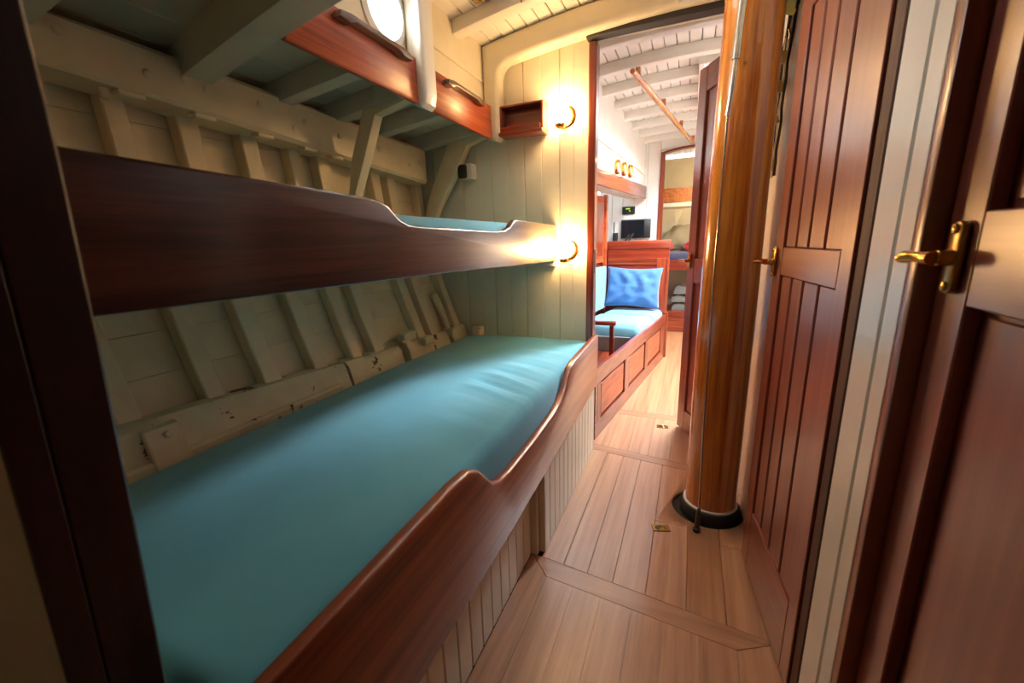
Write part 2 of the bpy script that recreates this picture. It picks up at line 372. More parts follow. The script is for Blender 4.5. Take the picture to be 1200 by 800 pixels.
# deck beams
def beam(y0,y1,xa,xb,zf,depth,mat,name='deck_beam',bev=0.006):
    n = 16; pts = []
    for k in range(n+1):
        x = xa+(xb-xa)*k/n; pts.append((x,zf(x)-depth))
    for k in range(n,-1,-1):
        x = xa+(xb-xa)*k/n; pts.append((x,zf(x)+0.001))
    return MB().prism(pts,'y',y0,y1,bev,2).build(name,mat,ceilo,30)
mbm = MB()
def main_beam(u,v):
    x = -1.49+2.7*u; yf = 0.966-0.19*(x+1.38) if x < -0.62 else 0.8216-0.02*(x+0.62)
    zb = 1.645+0.045*(1-min(1,(x/1.38)**2)); zt = ZD(x); k = int(round(v*4))
    return (x,)+[(yf-0.085,zb),(yf,zb),(yf,zt),(yf-0.085,zt),(yf-0.085,zb)][k]
mbm.grid(main_beam,24,4); bmesh.ops.remove_doubles(mbm.bm, verts=mbm.bm.verts, dist=1e-5); bmesh.ops.holes_fill(mbm.bm, edges=mbm.bm.edges, sides=0)
bmesh.ops.recalc_face_normals(mbm.bm, faces=mbm.bm.faces); mbm.build('deck_beam','grey_paint',ceilo,30)
beam(0.50,0.58,-1.49,1.3,ZD,0.08,'grey_paint')
beam(0.12,0.20,-1.49,1.3,ZD,0.08,'grey_paint')
for y in (1.20,1.465,1.74,2.085): beam(y,y+0.062,-1.49,-1.03,ZD,0.072,'grey_paint','half_beam')
# hanging knees
def knee(y0,y1,pts): return MB().prism(pts,'y',y0,y1,0.005,2).build('hanging_knee','cream_rough',ceilo,30)
knee(1.470,1.520,[(-1.40,1.25),(-1.36,1.25),(-1.33,1.37),(-1.265,1.50),(-1.19,1.655),(-1.03,1.69),(-1.03,1.72),(-1.26,1.75),(-1.245,1.69),(-1.335,1.50),(-1.37,1.36)])
knee(2.110,2.160,[(-1.44,1.25),(-1.375,1.25),(-1.33,1.34),(-1.22,1.50),(-1.13,1.65),(-1.03,1.68),(-1.03,1.72),(-1.25,1.74),(-1.24,1.665),(-1.35,1.48),(-1.41,1.346)])
# coachroof: planks, beams
ceil2 = MB(); nn = 12; pts = [(-1.06+2.2*k/nn, ZR(-1.06+2.2*k/nn)+0.02) for k in range(nn+1)]
pts += [(1.14-2.2*k/nn, ZR(1.14-2.2*k/nn)+0.03) for k in range(nn+1)]
def roof_back(x0,x1,y0,y1):
    k = 8; p = [(x0+(x1-x0)*i/k, ZR(x0+(x1-x0)*i/k)+0.019) for i in range(k+1)]
    p += [(a,b+0.012) for a,b in p[::-1]]
    MB().prism(p,'y',y0,y1).build('deck_sheathing','seam',ceilo)
HX0,HX1,HY0,HY1 = -0.463,-0.022,1.57,1.81      # hatch over the cabin
SX0,SX1,SY0,SY1 = 0.0,0.56,2.92,4.08       # saloon skylight
roof_back(-1.06,HX0,0.93,2.2); roof_back(HX1,1.14,0.93,2.2); roof_back(HX0,HX1,0.93,HY0); roof_back(HX0,HX1,HY1,2.2)
roof_back(-1.06,SX0,2.2,5.0); roof_back(SX1,1.2,2.2,5.0); roof_back(SX0,SX1,2.2,SY0); roof_back(SX0,SX1,SY1,5.0)
roof_back(-1.06,0.16,5.0,6.5); roof_back(0.56,1.14,5.0,6.5); roof_back(.16,.56,5.0,5.2); roof_back(.16,.56,5.6,6.5)
def runs(x0,x1,y0,y1,hs):
    segs = [(y0,y1)]
    for (hx0,hx1,hy0,hy1) in hs:
        if x1 > hx0+0.004 and x0 < hx1-0.004: segs = [(y0,hy0),(hy1,y1)]
    return segs
W = 0.063
k = 0; x = -1.03
while x < 0.9:
    cuts = []
    for a in (HX0,HX1):
        if x+0.02 < a < x+W-0.02: cuts.append(a)
    for a,b in runs(x,x+W,0.93,2.2,[(HX0,HX1,HY0,HY1)]): dplank(x,x+W,a,b,ZR,'roofwhite',ceilo)
    for a,b in runs(x,x+W,2.2,5.0,[(SX0,SX1,SY0,SY1)]): dplank(x,x+W,a,b,ZR,'roofwhite',ceilo)
    x += W
for q in range(12):
    xa = -0.6+0.0633*q; dplank(xa,xa+0.0633,5.0,6.4,ZR,'roofwhite',ceilo)
beam(5.5,5.56,-0.8,0.14,ZR,0.06,'roofwhite','roof_beam')
def coaming(x0,x1,y0,y1,zt,mat,name):
    z0 = 2.13
    for a in ((x0-0.03,x0,y0-0.03,y1+0.03),(x1,x1+0.03,y0-0.03,y1+0.03),(x0,x1,y0-0.03,y0),(x0,x1,y1,y1+0.03)):
        MB().box(*a,z0-0.03,zt,0.002).build(name,mat,ceilo)
coaming(HX0,HX1,HY0,HY1,2.40,'white','hatch_coaming'); coaming(SX0,SX1,SY0,SY1,2.26,'white','skylight_coaming'); coaming(.16,.56,5.2,5.6,2.34,'white','hatch_coaming')
MB().box(SX0-0.03,SX1+0.03,SY0-0.03,SY1+0.03,2.26,2.265).build('skylight_pane','pane',ceilo)
MB().box(HX0-0.03,HX1+0.03,HY0-0.03,HY1+0.03,2.40,2.405).build('hatch_pane','pane',ceilo)
MB().box(.13,.59,5.17,5.63,2.34,2.345).build('hatch_pane','pane',ceilo)  # fore hatch is added out of view, as the opening for the warm fill
for y in (3.3,3.69): MB().box(SX0,SX1,y,y+0.03,2.21,2.255,0.003).build('skylight_bar','mah_x',ceilo)
# bent coachroof frames: post on the cabin side curving into a roof beam
def frame(y0,y1,dep,xin,zfoot,mat,bv):
    n = 20; xo = -1.02; out = []; inn = []
    out = [(xo,zfoot+0.02),(xo,ZR(-1.02))]+[(-1.0+2.0*i/n,ZR(-1.0+2.0*i/n)) for i in range(n+1)]
    r = 0.07; cx = xin+r; cz = ZR(cx)-dep-r
    inn = [(1.0-(1.0-cx)*i/10, ZR(1.0-(1.0-cx)*i/10)-dep) for i in range(11)]
    inn += [(cx-r*math.sin(t*math.pi/16), cz+r*math.cos(t*math.pi/16)) for t in range(1,9)]
    inn += [(xin,zfoot+0.05),(xin-0.008,zfoot+0.015),(xin-0.025,zfoot)]
    return MB().prism(out+inn,'y',y0,y1,bv,4).build('roof_frame',mat,ceilo,30)
frame(1.465,1.555,0.055,-0.945,1.652,'white',0.016)
frame(2.10,YB,0.112,-0.935,1.655,'cream',0.022)
beam(1.825,1.895,-1.02,1.0,ZR,0.055,'white','roof_beam')
for y in (2.44,2.79,3.14,3.49,3.84,4.19,4.54,4.85): 
    if SY0-0.02 < y < SY1:
        beam(y,y+0.06,-1.02,SX0-0.03,ZR,0.06,'roofwhite','roof_beam')
    else: beam(y,y+0.06,-1.02,1.0,ZR,0.06,'roofwhite','roof_beam')
# nail heads beside the saloon beams are plugs in the planks
# cabin side of the coachroof with porthole
PX,PY,PZ,PR = -1.02,1.355,1.935,0.095
cs = MB()
ring = [(PY+PR*math.cos(t*2*math.pi/40), PZ+PR*math.sin(t*2*math.pi/40)) for t in range(40)]
def side_wall(mb, x0, x1, ya, yb, za, zb):
    outer = []
    for t in range(40):
        c,s_ = math.cos(t*2*math.pi/40), math.sin(t*2*math.pi/40)
        k = min(((yb-PY) if c>0 else (PY-ya))/max(abs(c),1e-6), ((zb-PZ) if s_>0 else (PZ-za))/max(abs(s_),1e-6))
        outer.append((PY+k*c, PZ+k*s_))
    # corners
    def V(x,p): return mb.bm.verts.new((x,p[0],p[1]))
    for x in (x0,x1):
        I = [V(x,p) for p in ring]; O = [V(x,p) for p in outer]
        for t in range(40): mb.bm.faces.new((I[t],I[(t+1)%40],O[(t+1)%40],O[t]))
    A = [V(x0,p) for p in ring]; B = [V(x1,p) for p in ring]
    for t in range(40): mb.bm.faces.new((A[t],A[(t+1)%40],B[(t+1)%40],B[t]))
    for (cy,cz) in ((ya,za),(yb,za),(ya,zb),(yb,zb)):
        near = sorted(outer, key=lambda p:(p[0]-cy)**2+(p[1]-cz)**2)[:2]
        for x in (x0,x1): mb.bm.faces.new([V(x,near[0]),V(x,near[1]),V(x,(cy,cz))])
    bmesh.ops.remove_doubles(mb.bm, verts=mb.bm.verts, dist=1e-5)
    bmesh.ops.recalc_face_normals(mb.bm, faces=mb.bm.faces)
side_wall(cs,-1.02,-1.055,0.93,1.78,1.80,2.105)
wcs = struct(cs.build('wall_cabin_side','cream'))
MB().box(-1.055,-1.02,1.78,2.19,1.80,1.931,0.001).build('side_board','cream',wcs)
MB().box(-1.055,-1.02,1.78,2.19,1.934,2.10,0.001).build('side_board','cream',wcs)
MB().box(-1.022,-1.014,1.56,2.12,1.926,1.939,0.002).build('bead','cream',wcs)
MB().box(-1.03,-1.004,0.95,2.19,1.70,1.80,0.001).build('carlin','grey_paint',wcs)
MB().box(-1.55,-1.02,0.955,0.957,1.85,2.2).build('side_filler','cream',wcs)
MB().box(-1.06,1.14,0.905,0.928,1.80,2.21).build('coachroof_end','cream',wcs)
win = struct(MB().lathe([(PR-0.004,-0.008),(PR+0.022,-0.008),(PR+0.022,0.006),(PR-0.002,0.010),(PR-0.004,-0.008)],(-1.02,PY,PZ),(1,0,0),40,False).build('window_1','white'))
MB().lathe([(PR,0),(PR,0.005)],(-1.05,PY,PZ),(1,0,0),40).build('pane','pane',win)

# ------------------------------------------------------------------ bulkhead to the saloon
wf = struct(MB().box(-1.5,-0.50,YB+0.012,YB+0.026,0.0,1.74).build('wall_front','seam'))
def tboard(x0,x1,z0,z1,parent,y=YB,mat='cream',g=0.0012,bead=True):
    c = 0.003
    a,b = x0+g,x1-g; m = (a+b)/2
    pts = [(a,y+0.02),(a,y+c),(a+c,y)]
    if bead: pts += [(m-0.003,y),(m-0.0015,y+0.002),(m+0.0015,y+0.002),(m+0.003,y)]
    pts += [(b-c,y),(b,y+c),(b,y+0.02)]
    return MB().prism(pts,'z',z0,z1).build('tongue_board',mat,parent,20)
xs = [-1.58,-1.395,-1.206,-1.028,-0.836,-0.646,-0.497]
for a,b in zip(xs,xs[1:]): tboard(a,b,0.0,(1.74 if b<-1.1 else 2.08),wf)
xs = [0.24,0.42,0.60,0.78,0.96,1.14]
for a,b in zip(xs,xs[1:]): tboard(a,b,0.0,2.06,wf)
MB().box(-1.05,1.14,YB+0.0205,YB+0.035,2.05,2.175).build('header','cream',wf)
MB().box(-0.497,-0.460,YB-0.025,YB+0.045,0.0,2.036,0.004).build('jamb','mah_z',wf)
MB().box(0.205,0.242,YB-0.012,YB+0.045,0.0,2.052,0.004).build('jamb','mah_z',wf)
sp = []
for i in range(9):
    x = -0.505+0.72*i/8; sp.append((x,2.034+0.014*(1-((x+0.1)/0.6)**2)))
MB().prism(sp+[(x,z+0.024) for x,z in sp[::-1]],'y',YB-0.05,YB+0.012,0.003).build('head_seal','charcoal',wf)
pl = MB().prism([(-0.11,2.068),(0.16,2.068),(0.16,2.16),(-0.125,2.16),(-0.125,2.085)],'y',YB-0.106,YB-0.091,0.004).build('cover_plate','plate',wf)
MB().lathe([(0.006,0),(0.006,0.002),(0.001,0.003)],(-0.085,YB-0.104,2.088),(0,-1,0),10).build('screw','brass',pl)
MB().box(-0.462,-0.4575,YB-0.005,YB+0.02,0.98,1.10,0.001).build('strike_plate','darkmetal',wf)
MB().box(-0.88,-0.665,YB-0.03,YB-0.001,1.018,1.042,0.003).build('bunk_cleat','cream',wf)

# ------------------------------------------------------------------ starboard wall of the passage
wr = struct(MB().box(0.345,0.37,-0.9,2.19,0.0,2.10).build('wall_right','cream'))
MB().box(0.268,0.345,1.585,2.185,0.0,2.08,0.002).build('side_panel','cream',wr)
MB().box(0.30,0.345,1.565,1.585,0.0,1.86,0.002).build('door_stop','mah_z',wr)
MB().box(0.268,0.345,0.985,1.565,1.835,2.08,0.002).build('lintel','cream',wr)
MB().box(0.297,0.345,0.977,1.026,0.0,1.95,0.002).build('jamb','jamb_z',wr)
MB().box(0.299,0.345,0.876,0.976,0.0,1.95,0.004).build('white_board','white',wr)
MB().box(0.299,0.345,0.812,0.869,0.0,1.95,0.004).build('white_board','white',wr)
MB().box(0.305,0.345,0.866,0.879,0.0,1.95).build('groove','grey_paint',wr)
MB().box(0.297,0.345,0.782,0.811,0.0,1.95,0.004,2).build('jamb','door_z',wr)
MB().box(0.30,0.345,-0.3,0.06,0.0,1.80,0.003).build('jamb','post_z',wr)
MB().box(0.30,0.345,0.06,0.782,1.74,1.80,0.003).build('lintel','post_z',wr)
# door_2: tongue and groove mahogany door standing slightly open
d2 = bpy.data.objects.new('door_2',None); C.objects.link(d2); d2.location = (0.2915,1.03,0.0); d2['kind'] = 'structure'
d2['label'] = 'tall grooved mahogany door with brass lever, just right of the mast'
A = Vector((0.2915,1.03)); B = Vector((0.238,1.535)); L = (B-A).length
ang = math.atan2(B.y-A.y,B.x-A.x)
MD = Matrix.Translation((A.x,A.y,0)) @ Matrix.Rotation(ang,4,'Z')     # local x along door, local +y = into the passage
def dp(name,mat,x0,x1,y0,y1,z0,z1,parent=None,bev=0.002):
    return MB().box(x0,x1,y0,y1,z0,z1,bev).xf(MD).build(name,mat,parent or d2)
dp('back_panel','post_z',0.01,L-0.01,-0.034,-0.012,0.02,1.79)
Y = lambda y: (y-1.03)/(1.535-1.03)*L
dp('stile','door_z',0.0,0.055,-0.036,0.0,0.012,1.80); dp('stile','door_z',Y(1.463)+0.002,L,-0.036,0.0,0.012,1.80)
gs = [0.0555,Y(1.182),Y(1.283),Y(1.371),Y(1.459)]
dp('bottom_rail','door_y',0.056,gs[-1]+0.002,-0.036,0.0,0.012,0.228); dp('middle_rail','door_y',0.056,gs[-1]+0.002,-0.036,0.0,1.032,1.112); dp('top_rail','door_y',0.056,gs[-1]+0.002,-0.036,0.0,1.72,1.80)
for z0,z1 in ((0.2285,1.0315),(1.1125,1.7195)):
    for i,(a,b) in enumerate(zip(gs,gs[1:])):
        dp('tongue_board','door_z',a+(0.006 if i else 0.0),b-0.006,-0.03,-0.004,z0,z1,None,0.003)
def lever(M_, parent, s=1.0, pm='brass', ll=1.0):
    p = MB().prism([(0.014*math.cos(t*math.pi/8)*s,(0.034+0.012*math.sin(t*math.pi/8))*s if t<=8 else (-0.034+0.012*math.sin(t*math.pi/8))*s) for t in range(16)],'y',0,0.010*s,0.003*s,2).xf(M_).build('lock_plate',pm,parent)
    MB().lathe([(0.011*s,0.006*s),(0.010*s,0.024*s),(0.008*s,0.026*s)],(0,0,0),(0,1,0),14).xf(M_).build('spindle','brass',p)
    MB().tube([(-0.006*s,0.030*s,0),(0.012*s*ll,0.032*s,0),(0.035*s*ll,0.036*s,0.001*s),(0.058*s*ll,0.040*s,0),(0.070*s*ll,0.044*s,-0.002*s)],[0.009*s,0.008*s,0.0075*s,0.009*s,0.006*s],12).xf(M_).build('lever','brass',p)
    for z in (-0.036*s,0.036*s): MB().lathe([(0.007*s,0.009*s),(0.006*s,0.013*s),(0.002*s,0.014*s)],(0,0,z),(0,1,0),12).xf(M_).build('screw_head','brass',p)
lever(MD @ Matrix.Translation((L-0.022,0.0,1.068)), d2)
# door_3: panelled door close to the camera
d3 = bpy.data.objects.new('door_3',None); C.objects.link(d3); d3.location = (0.34,0.42,0.0); d3['kind'] = 'structure'
d3['label'] = 'panelled mahogany door with brass lever at the right edge'
MB().box(0.342,0.3445,0.062,0.778,0.012,1.74).build('panel_back','door_z',d3)
MB().box(0.322,0.3415,0.704,0.779,0.012,1.74,0.002).build('stile','door_z',d3)
MB().box(0.322,0.3415,0.062,0.14,0.012,1.74,0.002).build('stile','door_z',d3)
for z0,z1 in ((0.012,0.20),(1.054,1.170),(1.62,1.74)): MB().box(0.322,0.3415,0.1405,0.7035,z0,z1,0.002).build('rail','door_y',d3)
for z0,z1 in ((0.21,1.044),(1.18,1.61)): MB().box(0.338,0.3418,0.16,0.688,z0,z1,0.002).build('raised_panel','door_z',d3)
lever(Matrix.Translation((0.322,0.735,1.113)) @ Matrix.Rotation(math.pi/2,4,'Z'), d3, 1.02, 'agedbrass', 0.72)
# back wall and port partition with its dark door post
struct(MB().box(-1.6,0.5,-0.86,-0.83,0.0,1.9).build('wall_back','cream'))
edge = [(-0.483,1.79),(-0.483,1.341),(-0.487,1.235),(-0.500,1.093),(-0.520,0.916),(-0.555,0.641),(-0.62,0.0)]
wp = struct(MB().prism([(x-0.004,z) for x,z in edge]+[(-1.0,0.0),(-1.42,0.7),(-1.42,1.76)],'y',0.128,0.150).build('wall_partition','cream'))
MB().prism(edge+[(x-0.045,z) for x,z in edge[::-1]],'y',0.1505,0.200,0.003).build('jamb','post_z',wp)
MB().prism([(x+0.003,z) for x,z in edge]+[(x-0.003,z) for x,z in edge[::-1]],'y',0.124,0.150,0.001).build('jamb_lining','post_z',wp)
# ------------------------------------------------------------------ lower bunk
lb = thing('lower_bunk','lower bunk with scooped mahogany lee board above white grooved boards','bunk',(-0.8,1.2,0.0))
top = [(0.206,0.641),(0.45,0.645),(0.68,0.650),(0.745,0.645),(0.79,0.625),(0.825,0.59),(0.86,0.552),(0.91,0.527),(0.98,0.518),(1.18,0.516),(1.40,0.524),(1.49,0.538),(1.55,0.562),(1.59,0.60),(1.63,0.632),(1.69,0.645),(1.95,0.652),(2.186,0.656)]
bot = [(2.186,0.378),(1.6,0.352),(1.0,0.326),(0.206,0.318)]
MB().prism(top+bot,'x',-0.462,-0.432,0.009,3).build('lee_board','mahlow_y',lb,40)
y = 0.206
while y < 1.262:
    y1 = min(y+0.0655,1.262); MB().box(-0.502,-0.487,y+0.0015,y1-0.0015,0.0005,0.40,0.003).build('grooved_board','cream',lb); y += 0.0655
MB().box(-0.502,-0.462,1.2625,1.285,0.0005,0.36,0.003).build('corner_post','cream',lb)
y = 1.2855
while y < 2.14:
    y1 = min(y+0.0645,2.146); MB().box(-0.464,-0.4395 if y>1.3 else -0.4395,y+0.0015,y1-0.0015,0.0005,0.345+0.02*(y-1.2),0.003).build('grooved_board','cream',lb); y += 0.0645
MB().box(-0.508,-0.503,0.206,1.262,0.001,0.42).build('backing','seam',lb); MB().box(-0.472,-0.4645,1.286,2.146,0.001,0.42).build('backing','seam',lb)
MB().box(-1.19,-0.465,0.206,2.185,0.44,0.462,0.002).build('bunk_base','cream',lb)

def mattress(x0,x1,y0,y1,z0,z1,crown,wr,nx=60,ny=150,r=0.035):
    mb = MB()
    def top_f(u,v):
        x = x0+(x1-x0)*u; y = y0+(y1-y0)*v
        dx = min(x-x0,x1-x); dy = min(y-y0,y1-y)
        e = lambda d: 0 if d >= r else r-math.sqrt(max(0,r*r-(r-d)**2))
        z = z1-e(dx)-e(dy)*0.9
        z += crown*(1-(2*u-1)**4)*(1-(2*v-1)**6)
        if wr: z += wr(x,y,u,v)
        z += 0.003*noise.noise(Vector((x*4,y*3,z0)))
        return (x,y,max(z,z0+0.02))
    g = mb.grid(top_f,nx,ny)
    vs = mb.bm.verts; vs.ensure_lookup_table()
    # sides with a slight bulge down to the bottom
    idx = lambda i,j: vs[i*(ny+1)+j]
    loop = [idx(i,0) for i in range(nx)]+[idx(nx,j) for j in range(ny)]+[idx(i,ny) for i in range(nx,0,-1)]+[idx(0,j) for j in range(ny,0,-1)]
    c = Vector(((x0+x1)/2,(y0+y1)/2,0)); prev = loop
    for f in (0.5,1.0):
        cur = [mb.bm.verts.new((v.co.x, v.co.y, v.co.z+(z0-v.co.z)*f)) for v in loop]
        for k in range(len(loop)): mb.bm.faces.new((prev[k],cur[k],cur[(k+1)%len(loop)],prev[(k+1)%len(loop)]))
        prev = cur
    mb.bm.faces.new(prev)
    bmesh.ops.recalc_face_normals(mb.bm, faces=mb.bm.faces)
    return mb
def wrink(x,y,u,v):
    a = max(0,1-((u-0.80)/0.22)**2)*max(0,1-((y-1.50)/0.55)**2)
    ph = y*46+ (x+0.6)*9 + 2.2*noise.noise(Vector((x*3,y*2.2,1)))
    w1 = 0.0045*a*(math.sin(ph)**3)*(0.5+noise.noise(Vector((x*2,y*5,4))))
    b = max(0,1-((y-0.75)/0.5)**2)*max(0,(u-0.3)/0.7)
    w2 = 0.010*b*noise.noise(Vector((x*7,y*5,9)))
    return w1*2.6+w2
o = mattress(-1.205,-0.466,0.206,2.183,0.466,0.622,0.016,wrink).build('lower_mattress','teal',None,60)
tag(o,'teal canvas mattress on the lower bunk','mattress')

# ------------------------------------------------------------------ upper bunk
ub = thing('upper_bunk','upper bunk with dark mahogany lee board scooped near the bulkhead','bunk',(-1.0,1.2,1.04))
top = [(0.206,1.272),(0.69,1.257),(0.80,1.252),(0.835,1.240),(0.87,1.213),(0.905,1.200),(0.97,1.197),(1.20,1.193),(1.44,1.190),(1.51,1.194),(1.56,1.207),(1.59,1.225),(1.615,1.236),(1.65,1.237),(2.187,1.230)]
bot = [(2.187,1.044),(1.60,1.052),(1.10,1.066),(0.206,1.077)]
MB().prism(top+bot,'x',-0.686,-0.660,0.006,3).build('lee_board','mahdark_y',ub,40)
xs = [-1.36,-1.225,-1.09,-0.955,-0.82,-0.688]
for a,b in zip(xs,xs[1:]): MB().box(a+0.002,b-0.002,0.206,2.187,1.080,1.095,0.002).build('base_board','cream',ub)
o = mattress(-1.37,-0.692,0.206,2.183,1.0955,1.224,0.014,None,30,60).build('upper_mattress','teal',None,60)
tag(o,'teal mattress on the upper bunk, showing above its lee board','mattress')

# ------------------------------------------------------------------ red fascia boards with grab rails
def fascia(y0,y1,ya,yb,label,z0=1.665):
    f = thing('fascia_board',label,'board',(-0.99,(y0+y1)/2,z0),'fascia boards under the cabin side')
    MB().prism([(-1.003,z0+0.008),(-0.996,z0),(-0.982,z0),(-0.976,z0+0.008),(-0.978,z0+0.15),(-1.003,z0+0.15)],'y',y0,y1,0.002,2).build('board','red_y',f,40)
    L = yb-ya; pts = []
    up = [(0,-0.012),(0.01,0.008),(0.05,0.014),(L-0.05,0.014),(L-0.01,0.008),(L,-0.012),(L-0.045,-0.014),(L-0.07,-0.003),(0.07,-0.003),(0.045,-0.014)]
    zc = z0+0.125
    MB().prism([(ya+p,zc+q) for p,q in up],'x',-0.977,-0.945,0.005,2).build('grab_rail','mahdark_y',f,40)
fascia(0.896,1.464,1.06,1.40,'red mahogany fascia with grab rail under the round porthole')
fascia(1.556,2.114,1.64,1.97,'orange lit mahogany fascia with grab rail beside the bulkhead')

# ------------------------------------------------------------------ wall lamps
def wall_lamp(x,z,label):
    t = thing('wall_lamp',label,'lamp',(x,YB,z-0.05),'wall lamps on the bulkhead')
    MB().lathe([(0.052,0),(0.052,0.004),(0.046,0.010),(0.030,0.012)],(x+0.012,YB-0.0005,z),(0,-1,0),32).build('back_plate','brass',t)
    MB().tube([(x+0.01,YB-0.008,z-0.05),(x+0.006,YB-0.03,z-0.058),(x,YB-0.052,z-0.056)],0.007,10).build('arm','brass',t)
    MB().lathe([(0.010,-0.012),(0.020,-0.006),(0.024,0.004),(0.022,0.012)],(x,YB-0.055,z-0.052),(0,0,1),20).build('collar','brass',t)
    MB().lathe([(0.018,0),(0.030,0.010),(0.040,0.028),(0.044,0.048),(0.041,0.070),(0.030,0.088),(0.014,0.097),(0.001,0.099)],(x,YB-0.055,z-0.040),(0,0,1),24).build('globe','globe',t,80)
wall_lamp(-0.627,1.741,'upper lit globe lamp beside the small wooden box')
wall_lamp(-0.610,1.100,'lower lit globe lamp at the end of the upper bunk board')
# small wooden box shelf
bs = thing('box_shelf','small open mahogany box shelf fixed high on the cream bulkhead','shelf',(-0.82,2.15,1.668))
MB().box(-0.936,-0.705,2.182,2.1895,1.675,1.812).build('back','mah_x',bs)
MB().box(-0.936,-0.703,2.09,2.181,1.668,1.684,0.004,2).build('bottom','mah_x',bs)
MB().box(-0.936,-0.705,2.115,2.181,1.802,1.812,0.002).build('top','mah_x',bs)
MB().box(-0.936,-0.926,2.115,2.181,1.685,1.801,0.001).build('side','mah_z',bs); MB().box(-0.715,-0.703,2.105,2.181,1.685,1.801,0.002).build('side','red_x',bs)
MB().box(-0.925,-0.716,2.095,2.103,1.685,1.708,0.002).build('lip','mah_x',bs)
# switch
sw = thing('wall_switch','black round-cornered switch on a cream block, left on the bulkhead','switch',(-1.16,2.17,1.49))
MB().box(-1.190,-1.118,2.135,2.189,1.488,1.568,0.006,2).build('block','cream',sw)
MB().box(-1.196,-1.145,2.112,2.134,1.492,1.562,0.010,3).build('switch_face','black',sw)
# ceiling lamp and hook
cl = thing('ceiling_lamp','round brass ceiling lamp between the cabin roof beams','lamp',(-0.84,1.735,2.08))
zc = ZR(-0.84)
MB().lathe([(0.062,0),(0.060,0.008),(0.050,0.014)],(-0.84,1.735,zc-0.001),(0,0,-1),28).build('rim','agedbrass',cl)
MB().lathe([(0.048,0.010),(0.044,0.022),(0.028,0.034),(0.001,0.038)],(-0.84,1.735,zc-0.001),(0,0,-1),24).build('lens','brass',cl,60)
hk = thing('hook','small brass hook on the cabin roof beam','hook',(-0.69,1.82,2.08))
MB().lathe([(0.012,0),(0.010,0.008),(0.004,0.014)],(-0.69,1.824,2.112),(0,-1,0),14).build('base','agedbrass',hk)
MB().tube([(-0.69,1.812,2.112),(-0.69,1.80,2.10),(-0.69,1.80,2.085),(-0.69,1.812,2.08)],0.004,8).build('arm','agedbrass',hk)

# ------------------------------------------------------------------ mast
ms = thing('mast','varnished pine mast standing in the passage','mast',(0.145,1.80,-0.02))
MB().lathe([(0.098,-0.02),(0.100,0.4),(0.1005,0.9),(0.097,1.4),(0.092,1.8),(0.089,2.165)],(0.140,1.80,0),(0,0,1),56).build('spar','pine_z',ms,60)
MB().lathe([(0.100,-0.02),(0.118,-0.02),(0.120,0.018),(0.112,0.032),(0.100,0.036)],(0.140,1.80,0),(0,0,1),48).build('boot','rubber',ms)
MB().lathe([(0.100,0.036),(0.1075,0.0365),(0.107,0.042),(0.100,0.043)],(0.140,1.80,0),(0,0,1),48).build('collar','plate',ms)
MB().lathe([(0.006,0),(0.005,0.004)],(0.118,1.70,1.69),(0,-1,0),10).build('screw_head','agedbrass',ms)
st = thing('mast_stay','steel tube, cable and turnbuckle running down the front of the mast','cable',(0.092,1.66,0.0))
MB().tube([(0.107,1.686,2.02),(0.096,1.687,1.83),(0.091,1.686,1.70)],0.0125,12).build('wide_tube','steel',st)
MB().tube([(0.091,1.686,1.70),(0.086,1.684,1.60),(0.081,1.682,1.535)],0.0085,12).build('narrow_tube','steel',st)
MB().tube([(0.081,1.682,1.535),(0.079,1.682,1.0),(0.086,1.674,0.4),(0.092,1.640,0.085)],0.0038,8).build('wire','steel',st)
MB().tube([(0.092,1.640,0.09),(0.091,1.634,0.07),(0.089,1.62,0.012)],[0.006,0.010,0.010],12).build('turnbuckle','darkmetal',st)
MB().lathe([(0.014,0.0005),(0.014,0.012),(0.009,0.016)],(0.088,1.617,0),(0,0,1),14).build('foot','rubber',st)
# cables with tags
cb = thing('cable_bundle','bundle of cables with yellow tags between mast and grooved door','cables',(0.257,2.0,1.36))
def cy(z): return 1.77+(2.0-z)*0.72 if z > 1.75 else 1.95+(1.75-z)*0.10
for k,(dz,mt,r) in enumerate(((-0.016,'wireblack',0.0045),(-0.006,'wirewhite',0.004),(0.004,'wireblack',0.004),(0.012,'wirewhite',0.0035),(0.020,'wirewhite',0.004),(0.028,'wireblack',0.0035))):
    MB().tube([(0.2615-0.004*(k%3)+0.0015*math.sin(i*2.1+k), cy(1.36+0.045*i)-0.055+dz*2.3+0.008*math.sin(i*1.3+k*2), 1.36+0.045*i) for i in range(15)], r, 7).build('cable',mt,cb)
for z,a,wd in ((1.40,0.1,0.044),(1.55,-0.5,0.034),(1.655,0.05,0.05),(1.745,0.3,0.042),(1.86,0.4,0.048)):
    MB().box(-wd/2,wd/2,-0.0012,0.0012,-0.02,0.02,0.001).xf(Matrix.Translation((0.240,cy(z)-0.075,z)) @ Matrix.Rotation(-0.25,4,'Z') @ Matrix.Rotation(a,4,'Y')).build('tag','tag',cb)
MB().tube([(0.250+0.008*math.sin(t*math.pi/8), cy(1.80)-0.06+0.03*math.cos(t*math.pi/8+math.pi), 1.81+0.02*math.sin(t*math.pi/8+math.pi)) for t in range(9)],0.004,8).build('hook','brass',cb)
